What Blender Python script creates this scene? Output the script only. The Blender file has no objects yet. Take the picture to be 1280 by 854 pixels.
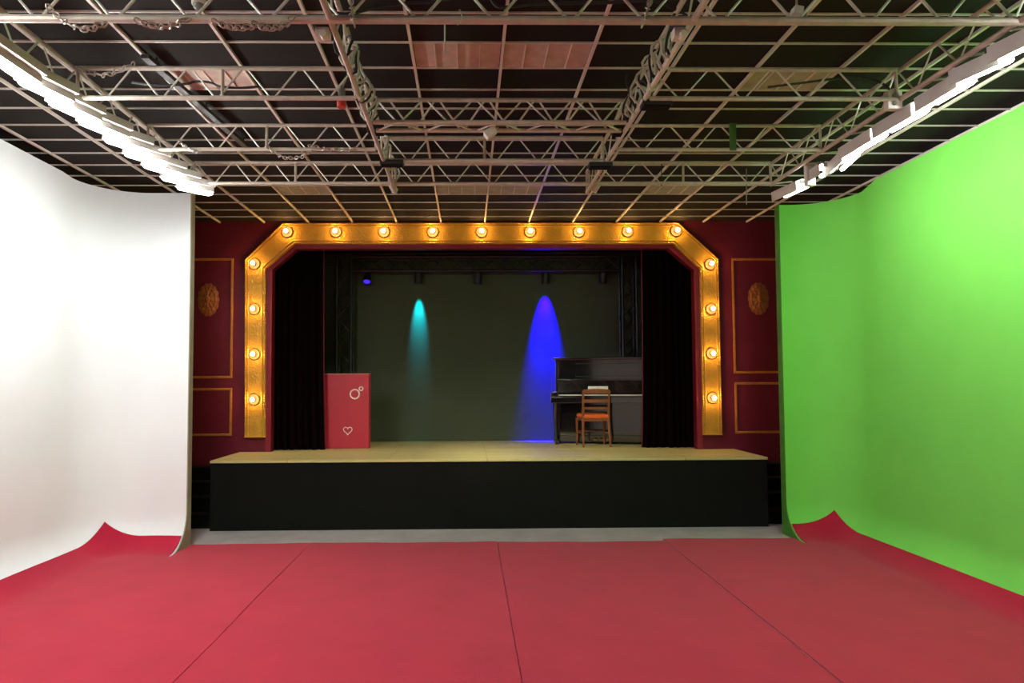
import bpy, bmesh, math, random
from mathutils import Vector, Matrix
random.seed(7)
PI = math.pi
V = Vector
sc = bpy.context.scene
COL = sc.collection

# ------------------------------------------------------------------ camera
F, CX, CY = 860.0, 598.6, 441.3
YAW, PITCH, ROLL = 0.0158, 0.045, 0.005
EYE = V((0, 0, 1.74))
RM = (Matrix.Rotation(-YAW, 3, 'Z') @ Matrix.Rotation(PI / 2 + PITCH, 3, 'X') @ Matrix.Rotation(-ROLL, 3, 'Z'))
cd = bpy.data.cameras.new('camera')
cam = bpy.data.objects.new('camera', cd)
COL.objects.link(cam)
cam.matrix_world = Matrix.Translation(EYE) @ RM.to_4x4()
cd.sensor_width = 36
cd.lens = F / 1280 * 36
cd.shift_x = (640 - CX) / 1280
cd.shift_y = (CY - 427) / 1280
cd.clip_start = 0.05
sc.camera = cam


def at(px, py, Y=None, Z=None):
    """measured place in the room: the sight line through a point of the photograph met with a plane of the room"""
    d = RM @ V(((px - CX) / F, -(py - CY) / F, -1))
    t = (Y - EYE.y) / d.y if Y is not None else (Z - EYE.z) / d.z
    return EYE + d * t


# ------------------------------------------------------------------ materials
def lin(c):
    return tuple(((x / 255) / 12.92 if x / 255 <= 0.04045 else ((x / 255 + 0.055) / 1.055) ** 2.4) for x in c)


def mat(name, col, rough=0.5, metal=0.0, var=0.0, vscale=8.0, bump=0.0, bscale=60.0, spec=0.5, coat=0.0, sheen=0.0, stretch=None, emit=None, estr=0.0):
    m = bpy.data.materials.new(name)
    m.use_nodes = True
    nt = m.node_tree
    b = nt.nodes['Principled BSDF']
    b.inputs['Base Color'].default_value = (*col, 1)
    b.inputs['Roughness'].default_value = rough
    b.inputs['Metallic'].default_value = metal
    b.inputs['Specular IOR Level'].default_value = spec
    b.inputs['Coat Weight'].default_value = coat
    b.inputs['Coat Roughness'].default_value = 0.05
    if sheen:
        b.inputs['Sheen Weight'].default_value = sheen
    tc = nt.nodes.new('ShaderNodeTexCoord')
    src = tc.outputs['Object']
    if stretch:
        mp = nt.nodes.new('ShaderNodeMapping')
        mp.inputs['Scale'].default_value = stretch
        nt.links.new(src, mp.inputs['Vector'])
        src = mp.outputs['Vector']
    if var:
        n = nt.nodes.new('ShaderNodeTexNoise')
        n.inputs['Scale'].default_value = vscale
        n.inputs['Detail'].default_value = 5
        nt.links.new(src, n.inputs['Vector'])
        r = nt.nodes.new('ShaderNodeValToRGB')
        r.color_ramp.elements[0].position = 0.3
        r.color_ramp.elements[1].position = 0.7
        r.color_ramp.elements[0].color = (*[max(0, c * (1 - var)) for c in col], 1)
        r.color_ramp.elements[1].color = (*[min(1, c * (1 + var)) for c in col], 1)
        nt.links.new(n.outputs['Fac'], r.inputs['Fac'])
        nt.links.new(r.outputs['Color'], b.inputs['Base Color'])
    if bump:
        n = nt.nodes.new('ShaderNodeTexNoise')
        n.inputs['Scale'].default_value = bscale
        n.inputs['Detail'].default_value = 3
        nt.links.new(src, n.inputs['Vector'])
        u = nt.nodes.new('ShaderNodeBump')
        u.inputs['Strength'].default_value = bump
        u.inputs['Distance'].default_value = 0.01
        nt.links.new(n.outputs['Fac'], u.inputs['Height'])
        nt.links.new(u.outputs['Normal'], b.inputs['Normal'])
    if emit:
        b.inputs['Emission Color'].default_value = (*emit, 1)
        b.inputs['Emission Strength'].default_value = estr
    return m


M = {}
M['carpet'] = mat('red_carpet', lin((172, 32, 57)), 0.95, var=0.07, vscale=3.0, bump=0.16, bscale=90, spec=0.1, sheen=0.15)
M['white_cloth'] = mat('white_cloth', (0.84, 0.885, 0.885), 0.85, var=0.02, vscale=2, bump=0.05, bscale=90, spec=0.2)
M['green_cloth'] = mat('green_cloth', (0.195, 0.70, 0.095), 0.72, var=0.03, vscale=2, bump=0.05, bscale=90, spec=0.3)
M['khaki'] = mat('khaki_edge', lin((150, 145, 120)), 0.8, var=0.1)
M['dark_green'] = mat('dark_green_edge', lin((60, 120, 30)), 0.8, var=0.1)
M['ceiling'] = mat('dark_ceiling_panel', lin((38, 34, 31)), 0.85, var=0.15, vscale=1.5, spec=0.1)
M['bar'] = mat('grid_bar_paint', lin((215, 206, 194)), 0.4, var=0.06, spec=0.5)
M['truss'] = mat('truss_steel', lin((196, 184, 168)), 0.42, metal=0.1, var=0.12, vscale=20)
M['truss_light'] = mat('truss_aluminium', lin((222, 220, 208)), 0.35, metal=0.15, var=0.1, vscale=20)
M['vent'] = mat('vent_board', lin((188, 168, 152)), 0.8, var=0.15, vscale=10)
M['vent_pale'] = mat('vent_board_pale', lin((170, 165, 140)), 0.8, var=0.15, vscale=10)
M['floor'] = mat('grey_floor', lin((178, 171, 169)), 0.45, var=0.15, vscale=4, spec=0.4)
M['room_wall'] = mat('room_wall_paint', lin((225, 220, 214)), 0.8, var=0.03)
M['black_paint'] = mat('black_paint', lin((15, 16, 13)), 0.8, var=0.15, vscale=5, bump=0.05, spec=0.12)
M['black_void'] = mat('matte_black', (0.006, 0.006, 0.006), 0.9, spec=0.1)
M['red_wall'] = mat('red_wall_paint', lin((102, 18, 37)), 0.5, var=0.08, vscale=3, spec=0.35)
M['red_trim'] = mat('red_frame_paint', lin((140, 30, 45)), 0.5, var=0.06, vscale=6, spec=0.4)
M['ochre'] = mat('ochre_moulding', lin((190, 120, 45)), 0.45, metal=0.35, var=0.15, vscale=14)
M['bronze'] = mat('bronze_relief', lin((150, 88, 34)), 0.5, metal=0.3, var=0.25, vscale=25)
M['copper'] = mat('copper_ring', lin((112, 56, 26)), 0.55, metal=0.3)
M['velvet'] = mat('dark_velvet', (0.0035, 0.0007, 0.0009), 0.95, spec=0.05)
M['backdrop'] = mat('olive_backdrop', lin((74, 80, 63)), 0.95, var=0.08, vscale=1.2, bump=0.06, bscale=40, spec=0.1)
M['box_red'] = mat('red_box_paint', lin((182, 38, 56)), 0.5, var=0.04)
M['box_edge'] = mat('box_edge_pale', lin((200, 130, 110)), 0.6)
M['grey_mark'] = mat('pale_grey_mark', lin((248, 240, 235)), 0.5)
M['piano'] = mat('black_lacquer', (0.008, 0.008, 0.009), 0.10, spec=1.0, coat=1.0)
M['piano_line'] = mat('panel_line', (0.05, 0.05, 0.052), 0.2)
M['ivory'] = mat('ivory_keys', lin((235, 228, 212)), 0.3)
M['ebony'] = mat('ebony_keys', (0.01, 0.01, 0.01), 0.3)
M['brass'] = mat('brass', lin((200, 160, 90)), 0.3, metal=0.9)
M['paper'] = mat('paper', (0.85, 0.83, 0.78), 0.8)
M['chair_wood'] = mat('chair_wood', lin((122, 68, 30)), 0.4, var=0.15, vscale=30, stretch=(1, 1, 0.15))
M['chair_seat'] = mat('orange_upholstery', lin((220, 96, 34)), 0.85, var=0.1, vscale=30)
M['black_metal'] = mat('black_metal', (0.012, 0.012, 0.012), 0.45, var=0.1)
M['dark_rail'] = mat('dark_rail', lin((38, 33, 28)), 0.5, var=0.1)
M['housing'] = mat('white_enamel', lin((200, 196, 190)), 0.4, var=0.04)
M['white_plastic'] = mat('white_plastic', lin((215, 210, 200)), 0.45)
M['red_plastic'] = mat('red_plastic', lin((190, 40, 28)), 0.4)
M['grey_plastic'] = mat('grey_plastic', lin((120, 120, 112)), 0.45)
M['green_paint'] = mat('green_paint', lin((70, 110, 55)), 0.6)
M['chain'] = mat('chain_steel', lin((190, 180, 168)), 0.35, metal=0.6)
M['cable_black'] = mat('cable_black', (0.012, 0.012, 0.012), 0.5)
M['cable_white'] = mat('cable_white', lin((195, 195, 175)), 0.5)
M['tube'] = mat('fluorescent_tube', (0.9, 0.9, 0.9), 0.4, emit=(0.985, 1.0, 0.985), estr=118.0)
M['bulb'] = mat('glowing_bulb', (1, 0.9, 0.7), 0.3, emit=(1.0, 0.55, 0.17), estr=95.0)
M['lens_cyan'] = mat('cyan_lens', (0.0, 0.2, 0.25), 0.2, emit=(0.0, 0.6, 0.8), estr=0.3)
M['lens_blue'] = mat('blue_lens', (0.0, 0.0, 0.3), 0.2, emit=(0.05, 0.02, 1.0), estr=1.2)
M['lens_dark'] = mat('unlit_lens', (0.08, 0.08, 0.08), 0.15)


def ornament(name, col):
    """gilded plaster: a fine embossed pattern in the surface"""
    m = mat(name, col, 0.42, metal=0.45, var=0.12, vscale=6)
    nt = m.node_tree
    b = nt.nodes['Principled BSDF']
    tc = nt.nodes.new('ShaderNodeTexCoord')
    v = nt.nodes.new('ShaderNodeTexVoronoi')
    v.inputs['Scale'].default_value = 38
    u = nt.nodes.new('ShaderNodeBump')
    u.inputs['Strength'].default_value = 0.35
    u.inputs['Distance'].default_value = 0.012
    nt.links.new(tc.outputs['Object'], v.inputs['Vector'])
    nt.links.new(v.outputs['Distance'], u.inputs['Height'])
    nt.links.new(u.outputs['Normal'], b.inputs['Normal'])
    return m


M['gold'] = ornament('gilded_plaster', lin((208, 160, 58)))


def wood_deck():
    m = mat('deck_boards', lin((168, 148, 96)), 0.5, spec=0.35)
    nt = m.node_tree
    b = nt.nodes['Principled BSDF']
    tc = nt.nodes.new('ShaderNodeTexCoord')
    br = nt.nodes.new('ShaderNodeTexBrick')
    br.inputs['Scale'].default_value = 1.0
    br.inputs['Brick Width'].default_value = 2.4
    br.inputs['Row Height'].default_value = 0.14
    br.inputs['Mortar Size'].default_value = 0.003
    br.inputs['Color1'].default_value = (*lin((212, 202, 136)), 1)
    br.inputs['Color2'].default_value = (*lin((198, 186, 122)), 1)
    br.inputs['Mortar'].default_value = (*lin((84, 70, 44)), 1)
    n = nt.nodes.new('ShaderNodeTexNoise')
    n.inputs['Scale'].default_value = 5
    n.inputs['Detail'].default_value = 6
    mp = nt.nodes.new('ShaderNodeMapping')
    mp.inputs['Scale'].default_value = (0.4, 6, 1)
    mx = nt.nodes.new('ShaderNodeMix')
    mx.data_type = 'RGBA'
    mx.blend_type = 'MULTIPLY'
    mx.inputs[0].default_value = 0.22
    nt.links.new(tc.outputs['Object'], br.inputs['Vector'])
    nt.links.new(tc.outputs['Object'], mp.inputs['Vector'])
    nt.links.new(mp.outputs['Vector'], n.inputs['Vector'])
    nt.links.new(br.outputs['Color'], mx.inputs[6])
    nt.links.new(n.outputs['Color'], mx.inputs[7])
    nt.links.new(mx.outputs[2], b.inputs['Base Color'])
    return m


M['deck'] = wood_deck()

# ------------------------------------------------------------------ building helpers
ROOT_LOC = {}


class MB:
    def __init__(self):
        self.bm = bmesh.new()
        self.bev = False

    def box(self, c, s, rot=None, bevel=0.0):
        b = bmesh.new()
        bmesh.ops.create_cube(b, size=1)
        bmesh.ops.scale(b, vec=V(s), verts=b.verts)
        if bevel:
            self.bev = True
            bmesh.ops.bevel(b, geom=list(b.edges), offset=bevel, segments=2, affect='EDGES', profile=0.5)
        if rot is not None:
            bmesh.ops.transform(b, matrix=rot.to_4x4(), verts=b.verts)
        bmesh.ops.translate(b, vec=V(c), verts=b.verts)
        return self._add(b)

    def bb(self, lo, hi, bevel=0.0):
        lo, hi = V(lo), V(hi)
        return self.box((lo + hi) / 2, hi - lo, bevel=bevel)

    def _add(self, b):
        me = bpy.data.meshes.new('t')
        b.to_mesh(me)
        b.free()
        self.bm.from_mesh(me)
        bpy.data.meshes.remove(me)
        return self

    def path(self, pts, r, n=8, closed=False, caps=True):
        pts = [V(p) for p in pts]
        N = len(pts)
        rs = r if isinstance(r, (list, tuple)) else [r] * N
        rings = []
        up = None
        for i, p in enumerate(pts):
            a = pts[i - 1] if (i > 0 or closed) else p
            c = pts[(i + 1) % N] if (i < N - 1 or closed) else p
            t = (c - a)
            if t.length < 1e-9:
                t = V((0, 0, 1))
            t.normalize()
            if up is None:
                up = V((0, 0, 1)) if abs(t.z) < 0.9 else V((1, 0, 0))
            x = t.cross(up)
            if x.length < 1e-6:
                x = t.cross(V((0.3, 1, 0.2)))
            x.normalize()
            y = x.cross(t).normalized()
            up = y
            rings.append([self.bm.verts.new(p + (x * math.cos(k * 2 * PI / n) + y * math.sin(k * 2 * PI / n)) * rs[i]) for k in range(n)])
        for i in range(N if closed else N - 1):
            A, B = rings[i], rings[(i + 1) % N]
            for k in range(n):
                self.bm.faces.new((A[k], A[(k + 1) % n], B[(k + 1) % n], B[k]))
        if caps and not closed:
            self.bm.faces.new(rings[0][::-1])
            self.bm.faces.new(rings[-1])
        return self

    def tube(self, p, q, r, n=8, r2=None):
        return self.path([p, q], [r, r if r2 is None else r2], n)

    def lathe(self, prof, c=(0, 0, 0), rot=None, n=24, scale=None):
        """profile [(radius, height)] turned about local z"""
        b = bmesh.new()
        rings = []
        for (r, h) in prof:
            if r < 1e-6:
                rings.append([b.verts.new((0, 0, h))])
            else:
                rings.append([b.verts.new((r * math.cos(k * 2 * PI / n), r * math.sin(k * 2 * PI / n), h)) for k in range(n)])
        for A, B in zip(rings, rings[1:]):
            for k in range(n):
                k2 = (k + 1) % n
                f = []
                for w in ((A[k % len(A)]), (A[k2 % len(A)]), (B[k2 % len(B)]), (B[k % len(B)])):
                    if w not in f:
                        f.append(w)
                if len(f) > 2:
                    b.faces.new(f)
        if scale:
            bmesh.ops.scale(b, vec=V(scale), verts=b.verts)
        if rot is not None:
            bmesh.ops.transform(b, matrix=rot.to_4x4(), verts=b.verts)
        bmesh.ops.translate(b, vec=V(c), verts=b.verts)
        return self._add(b)

    def prism(self, poly, depth):
        """polygon of 3-D points extruded along the vector depth"""
        b = bmesh.new()
        vs = [b.verts.new(p) for p in poly]
        f = b.faces.new(vs)
        e = bmesh.ops.extrude_face_region(b, geom=[f])
        bmesh.ops.translate(b, vec=V(depth), verts=[g for g in e['geom'] if isinstance(g, bmesh.types.BMVert)])
        return self._add(b)

    def grid(self, fn, us, vs, skip=None):
        vv = [[self.bm.verts.new(fn(u, v)) for v in vs] for u in us]
        for i in range(len(us) - 1):
            for j in range(len(vs) - 1):
                self.bm.faces.new((vv[i][j], vv[i + 1][j], vv[i + 1][j + 1], vv[i][j + 1]))
        return self

    def build(self, name, m, parent=None, world=True, smooth=True, solid=0.0):
        bm = self.bm
        bmesh.ops.recalc_face_normals(bm, faces=bm.faces)
        me = bpy.data.meshes.new(name)
        o = bpy.data.objects.new(name, me)
        COL.objects.link(o)
        if parent is not None:
            o.parent = parent
            top = parent
            while top.parent is not None:
                top = top.parent
            if world:
                bmesh.ops.translate(bm, vec=-V(ROOT_LOC.get(top.name, (0, 0, 0))), verts=bm.verts)
        elif world:
            xs = [v.co.copy() for v in bm.verts]
            c = V(((min(p.x for p in xs) + max(p.x for p in xs)) / 2, (min(p.y for p in xs) + max(p.y for p in xs)) / 2, min(p.z for p in xs)))
            bmesh.ops.translate(bm, vec=-c, verts=bm.verts)
            o.location = c
            ROOT_LOC[o.name] = c
        if smooth:
            for e in bm.edges:
                if len(e.link_faces) == 2 and e.calc_face_angle(0) > 1.1:
                    e.smooth = False
            for f in bm.faces:
                f.smooth = True
        bm.to_mesh(me)
        bm.free()
        me.materials.append(m)
        if self.bev and smooth:
            o.modifiers.new('face_weighted', 'WEIGHTED_NORMAL').keep_sharp = True
        if solid:
            md = o.modifiers.new('thickness', 'SOLIDIFY')
            md.thickness = solid
            md.offset = 1
        es = o.modifiers.new('sharp_edges', 'EDGE_SPLIT')
        es.split_angle = 0.6
        return o


def tag(o, label, cat, group=None, kind=None):
    if label:
        o['label'] = label
    if cat:
        o['category'] = cat
    if group:
        o['group'] = group
    if kind:
        o['kind'] = kind
    return o


def thing(name, label, cat, loc=(0, 0, 0), rz=0.0, group=None):
    o = bpy.data.objects.new(name, None)
    COL.objects.link(o)
    o.location = loc
    o.rotation_euler = (0, 0, rz)
    o.empty_display_size = 0.1
    ROOT_LOC[o.name] = V(loc)
    return tag(o, label, cat, group)


def struct(o):
    o['kind'] = 'structure'
    return o


def copy_tree(o, parent=None):
    c = o.copy()
    COL.objects.link(c)
    if parent is not None:
        c.parent = parent
    for ch in list(o.children):
        copy_tree(ch, c)
    return c


ORD = ['first', 'second', 'third', 'fourth', 'fifth', 'sixth', 'seventh', 'eighth', 'ninth', 'tenth']

# ------------------------------------------------------------------ setting: the room
ZC = 3.98            # ceiling
YW = 9.40            # proscenium wall
ZS = 0.836           # stage deck
YS = 8.33            # stage front
XL, XR, YB = -4.75, 5.05, -1.6

struct(MB().bb((XL - .1, YB, -0.1), (XR + .1, YW + .1, 0)).build('floor', M['floor']))
struct(MB().bb((XL - .12, YB, 0), (XL, YW, ZC)).build('wall_left', M['room_wall']))
struct(MB().bb((XR, YB, 0), (XR + .12, YW, ZC)).build('wall_right', M['room_wall']))
struct(MB().bb((XL - .12, YB - .12, 0), (XR + .12, YB, ZC)).build('wall_back', M['room_wall']))
struct(MB().bb((XL, YB + .01, 0), (-1.95, YB + .03, ZC - .03)).build('wall_back_added_black', M['black_void']))  # unseen black sheet, added to darken part of the piano's reflection
struct(MB().bb((XL + .01, YB, 0), (XL + .03, 2.5, ZC - .03)).build('wall_left_added_black', M['black_void']))  # second unseen sheet, added to keep pale wall out of the piano's reflection
ceil = struct(MB().bb((XL - .12, YB, ZC), (XR + .12, YW + .12, ZC + .08)).build('ceiling', M['ceiling']))
SX, SY = 0.605, 0.3605
x0, y0 = at(606, 275, Y=YW).x, at(640, 15, Z=ZC).y
for k in range(-8, 9):
    x = x0 + SX * k
    if XL < x < XR:
        MB().bb((x - .0095, YB, ZC - .022), (x + .0095, YW - .01, ZC + .001)).build('long_bar', M['bar'], ceil)
k = -18
while y0 + SY * k < YW - 0.05:
    y = y0 + SY * k
    if y > YB + .05:
        MB().bb((XL, y - .0055, ZC - .012), (XR, y + .0055, ZC + .001)).build('cross_bar', M['bar'], ceil)
    k += 1


def bay(px, py):
    p = at(px, py, Z=ZC)
    i, j = math.floor((p.x - x0) / SX), math.floor((p.y - y0) / SY)
    return x0 + i * SX, y0 + j * SY


def vent(px, py, label, m):
    bx, by = bay(px, py)
    t = thing('ceiling_vent', label, 'vent', (bx + SX / 2, by + SY / 2, ZC - .02), group='slatted boards in the ceiling grid')
    MB().bb((bx + .014, by + .01, ZC - .006), (bx + SX - .014, by + SY - .01, ZC + .002)).build('board', m, t)
    for q in range(1, 4):
        xx = bx + SX * q / 4
        MB().bb((xx - .004, by + .01, ZC - .014), (xx + .004, by + SY - .01, ZC - .005)).build('slat', M['bar'], t)


vent(567, 66, 'brown slatted ceiling board, left one of the pair beyond the near truss', M['vent'])
vent(682, 67, 'brown slatted ceiling board, right one of the pair beyond the near truss', M['vent'])
vent(265, 97, 'brown slatted ceiling board seen through the nearest truss of left bay', M['vent'])
vent(962, 97, 'brown slatted ceiling board seen through the nearest truss of right bay', M['vent_pale'])
vent(378, 237.5, 'pale slatted ceiling board over the left end of the arch', M['vent_pale'])
vent(577, 237.5, 'pale slatted ceiling board left of the middle above the arch', M['vent_pale'])
vent(640, 237.5, 'pale slatted ceiling board right of the middle above the arch', M['vent_pale'])
vent(838, 236.5, 'pale slatted ceiling board over the right end of the arch', M['vent_pale'])

# proscenium wall with its chamfered opening
def pw(px, py):
    return at(px, py, Y=YW)


oL, oR = pw(340.0, 450).x, pw(869.0, 450).x
oT = pw(600, 311).z
cl, cr = pw(371, 311).x - oL, oR - pw(835, 310).x
czl, czr = pw(340, 338).z, pw(866, 338).z
wall_poly = [(XL, YW, 0), (XL, YW, ZC), (XR, YW, ZC), (XR, YW, 0), (oR, YW, 0), (oR, YW, czr), (oR - cr, YW, oT), (oL + cl, YW, oT), (oL, YW, czl), (oL, YW, 0)]
struct(MB().prism(wall_poly, (0, 0.12, 0)).build('wall_stage', M['red_wall'], smooth=False))

# stage
st = struct(MB().bb((oL - 0.5, YW + 0.13, 0.0), (oR + 0.5, 11.3, ZS - .03)).build('stage', M['black_paint']))
sL, sR = at(262, 578, Y=YS).x, at(960, 573, Y=YS).x
MB().bb((sL + .005, YS + .015, 0), (sR - .005, YW - .002, ZS - .03)).build('fascia', M['black_paint'], st)
MB().bb((sL, YS, ZS - .03), (sR, YW + .125, ZS), bevel=.004).build('apron_deck', M['deck'], st)
MB().bb((oL - .5, YW + .126, ZS - .03), (oR + .5, 11.3, ZS)).build('rear_deck', M['deck'], st)
struct(MB().bb((oL - .62, YW + .125, ZS), (oL - .5, 11.3, ZC)).build('wall_stage_left', M['black_void']))
struct(MB().bb((oR + .5, YW + .125, ZS), (oR + .62, 11.3, ZC)).build('wall_stage_right', M['black_void']))
struct(MB().bb((oL - .62, 11.3, 0), (oR + .62, 11.4, ZC)).build('wall_stage_rear', M['black_void']))
struct(MB().bb((oL - .62, YW + .125, ZC - .02), (oR + .62, 11.4, ZC + .08)).build('ceiling_stage', M['black_void']))

# steps at each end of the stage
def steps(x_lo, x_hi, label):
    t = thing('stage_steps', label, 'steps', ((x_lo + x_hi) / 2, 8.9, 0))
    for i, (z, y) in enumerate(((.66, 9.16), (.50, 8.94), (.34, 8.72), (.17, 8.50))):
        MB().bb((x_lo, y, 0), (x_hi, y + .215 if i else YW - .005, z - .025)).build('riser', M['black_paint'], t)
        MB().bb((x_lo, y - .015, z - .025), (x_hi, y + .215 if i else YW - .005, z), bevel=.004).build('tread', M['black_paint'], t)


steps(sL - 0.9, sL - .01, 'black wooden steps at the stage end beside the white backdrop')
steps(sR + .01, sR + 0.9, 'black wooden steps at the stage end beside the green backdrop')

# ------------------------------------------------------------------ cycloramas
RC = 0.40


def cyc_plan(xw, yw, xe, rc, y_near, sgn):
    """plan points with the normal into the room: along the side wall, round the corner, across to the end"""
    pts = []
    n1 = V((-sgn, 0, 0))
    for i in range(26):
        pts.append((V((xw, y_near + (yw - rc - y_near) * i / 26, 0)), n1))
    c = V((xw - sgn * rc, yw - rc, 0))
    for i in range(17):
        a = PI / 2 * i / 16
        d = V((sgn * math.cos(a), math.sin(a), 0))
        pts.append((c + d * rc, -d))
    for i in range(1, 7):
        pts.append((V((xw - sgn * rc + (xe - (xw - sgn * rc)) * i / 6, yw, 0)), V((0, -1, 0))))
    return pts


def cyc(name, label, xw, yw, xe, rc, y_near, sgn, zt, mface, medge, zside):
    pts = cyc_plan(xw, yw, xe, rc, y_near, sgn)
    t = thing(name, label, 'backdrop', (xw, yw, 0))
    prof = [(RC - RC * math.sin(a), RC - RC * math.cos(a)) for a in [PI / 2 * i / 12 for i in range(13)]]

    def top(p):
        if p.y < yw - rc - .02:
            return zside
        return zt

    nprof = prof + [(0, RC + (1 - RC) * k / 3) for k in range(1, 4)]
    mb = MB()
    rows = []
    for (p, n) in pts:
        zz = top(p)
        col = [p + n * o + V((0, 0, z + .002)) for (o, z) in nprof] + [p + V((0, 0, 1 + (zz - 1) * k / 8)) for k in range(1, 9)]
        rows.append([mb.bm.verts.new(q) for q in col])
    for A, B in zip(rows, rows[1:]):
        for k in range(len(A) - 1):
            mb.bm.faces.new((A[k], B[k], B[k + 1], A[k + 1]))
    mb.build('cloth', mface, t)
    # backing frame of the wall behind the cloth
    bk = MB()
    rows = [[bk.bm.verts.new(p - n * d + V((0, 0, z))) for (d, z) in ((.012, 0.0), (.012, top(p) - .004), (.10, top(p) - .004), (.10, 0.0))] for (p, n) in pts]
    for A, B in zip(rows, rows[1:]):
        for k in range(4):
            bk.bm.faces.new((A[k], B[k], B[(k + 1) % 4], A[(k + 1) % 4]))
    bk.bm.faces.new(rows[0])
    bk.bm.faces.new(rows[-1])
    bk.build('backing_frame', medge, t)
    # end cheek that follows the sweep of the foot
    ch = [(xe, yw - o, z) for (o, z) in prof] + [(xe, yw, zt), (xe, yw + .10, zt), (xe, yw + .10, 0)]
    MB().prism([V(p) for p in ch], (-sgn * .012, 0, 0)).build('end_cheek', medge, t, smooth=False)
    return t


LW = dict(xw=-4.0, yw=7.50, xe=-3.03, rc=.55, sgn=-1)
RW = dict(xw=4.27, yw=7.85, xe=3.62, rc=.55, sgn=1)
cyc('white_cyclorama', 'tall white curved studio backdrop along the left side of the room', LW['xw'], LW['yw'], LW['xe'], LW['rc'], 2.6, -1, 3.845, M['white_cloth'], M['khaki'], 3.86)
cyc('green_cyclorama', 'tall bright green curved chroma backdrop along the right side', RW['xw'], RW['yw'], RW['xe'], RW['rc'], 0.4, 1, 3.80, M['green_cloth'], M['dark_green'], 3.86)


# ------------------------------------------------------------------ carpets
def climb(u, v, W):
    """lay a flat point (u, v) of the carpet over the swept foot of a backdrop"""
    s = W['sgn']
    cx, cy = W['xw'] - s * W['rc'], W['yw'] - W['rc']
    r0 = W['rc'] - RC
    a, b = (u - cx) * s, v - cy
    if a > 0 and b > 0:
        rho = math.hypot(a, b)
        d = (a / rho, b / rho)
        base = None
    elif a >= b:
        rho, d = a, (1, 0)
    else:
        rho, d = b, (0, 1)
    arc = rho - r0
    if arc <= 0:
        return V((u, v, 0))
    ang = min(arc / RC, 1.5)
    nr, z = r0 + RC * math.sin(ang), RC * (1 - math.cos(ang))
    if a > 0 and b > 0:
        return V((cx + s * d[0] * nr, cy + d[1] * nr, z))
    if d == (1, 0):
        return V((cx + s * nr, v, z))
    return V((u, cy + nr, z))


def rng(a, b, n):
    return [a + (b - a) * i / n for i in range(n + 1)]


def ripple(u, v):
    return 0.0035 * math.sin(u * 3.1 + v * 1.3) * math.sin(v * 2.3 + .4) + .002 * math.sin(u * 9 + 1.5 * math.sin(v * 3))


YC = 7.60
YN = -1.2
SEAM = [-1.72, 0.305, 2.14]


def carpet_flat(x1, x2, label):
    mb = MB()
    mb.grid(lambda u, v: V((u, v + (.03 if v > 7 else 0) * (-u * .15), .012 + ripple(u, v))), rng(x1 + .003, x2 - .003, 14), rng(YN, YC, 44))
    tag(mb.build('carpet_strip', M['carpet'], solid=-.006), label, 'carpet', 'red carpet strips')


def carpet_side(W, x_in, arc_side, arc_back, label):
    s = W['sgn']
    xo = W['xw'] - s * RC + s * arc_side
    xe = W['xe']
    vb = W['yw'] - RC + arc_back
    mb = MB()

    def fn(u, v):
        p = climb(u, v, W)
        n = V((0, 0, .012))
        return p + n + V((0, 0, ripple(u, v))) + (V((-s * .010 * min(1, p.z * 6), -.010 * min(1, p.z * 6), 0)))

    us_wall = [xe + s * (.012 + 0 * k) for k in range(1)] + rng(xe + s * .012, xo, 30)[1:]
    vs = rng(YN, 6.5, 30) + rng(6.5, vb, 26)[1:]
    mb.grid(fn, us_wall, vs)
    yc = YC if s < 0 else YC + .06
    yflat = W['yw'] - RC - .03
    mb.grid(lambda u, v: V((u, v, .012 + ripple(u, v))), rng(x_in + s * .003, xe + s * .012, 12), rng(YN, 6.5, 30) + rng(6.5, yflat, 8)[1:])
    mb.grid(lambda u, v: V((u, v, .012 + ripple(u, v))), rng(x_in + s * .003, xe - s * .016, 12), rng(yflat, yc, 6))
    bmesh.ops.remove_doubles(mb.bm, verts=mb.bm.verts, dist=.0004)
    tag(mb.build('carpet_strip', M['carpet'], solid=-.006), label, 'carpet', 'red carpet strips')


carpet_side(LW, SEAM[0], .318, .345, 'red carpet strip curling up the foot of the white backdrop')
carpet_flat(SEAM[0], SEAM[1], 'red carpet strip left of the middle seam, lying flat before the stage')
carpet_flat(SEAM[1], SEAM[2], 'red carpet strip right of the middle seam, lying flat before the stage')
carpet_side(RW, SEAM[2], .318, .345, 'red carpet strip curling up the foot of the green backdrop')

# ------------------------------------------------------------------ gold arch and bulbs
YG = YW - .05
def pg(px, py, y=YG):
    return at(px, py, Y=y)


outer = [pg(305.5, 546), pg(306, 324.5), pg(353, 277.5), pg(847.5, 277), pg(898, 323.5), pg(903, 543)]
inner = [pg(332, 546), pg(332, 337), pg(369, 305), pg(842, 305), pg(874.5, 336), pg(878.5, 543)]
top_z = (outer[2].z + outer[3].z) / 2
for q in (outer[2], outer[3]):
    q.z = min(top_z, ZC - .03)
t = thing('marquee_arch', 'gilded arch frame with embossed border around the stage opening', 'frame', ((outer[0].x + outer[-1].x) / 2, YG, outer[0].z))
mb = MB()
b = bmesh.new()
vo = [b.verts.new(p) for p in outer]
vi = [b.verts.new(p) for p in inner]
fs = [b.faces.new((vo[i], vo[i + 1], vi[i + 1], vi[i])) for i in range(5)]
e = bmesh.ops.extrude_face_region(b, geom=fs)
bmesh.ops.translate(b, vec=V((0, .049, 0)), verts=[g for g in e['geom'] if isinstance(g, bmesh.types.BMVert)])
mb._add(b)
mb.build('band', M['gold'], t, smooth=False)


def inset(o, i, f):
    return [a.lerp(c, f) + V((0, -.006, 0)) for a, c in zip(o, i)]


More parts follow.
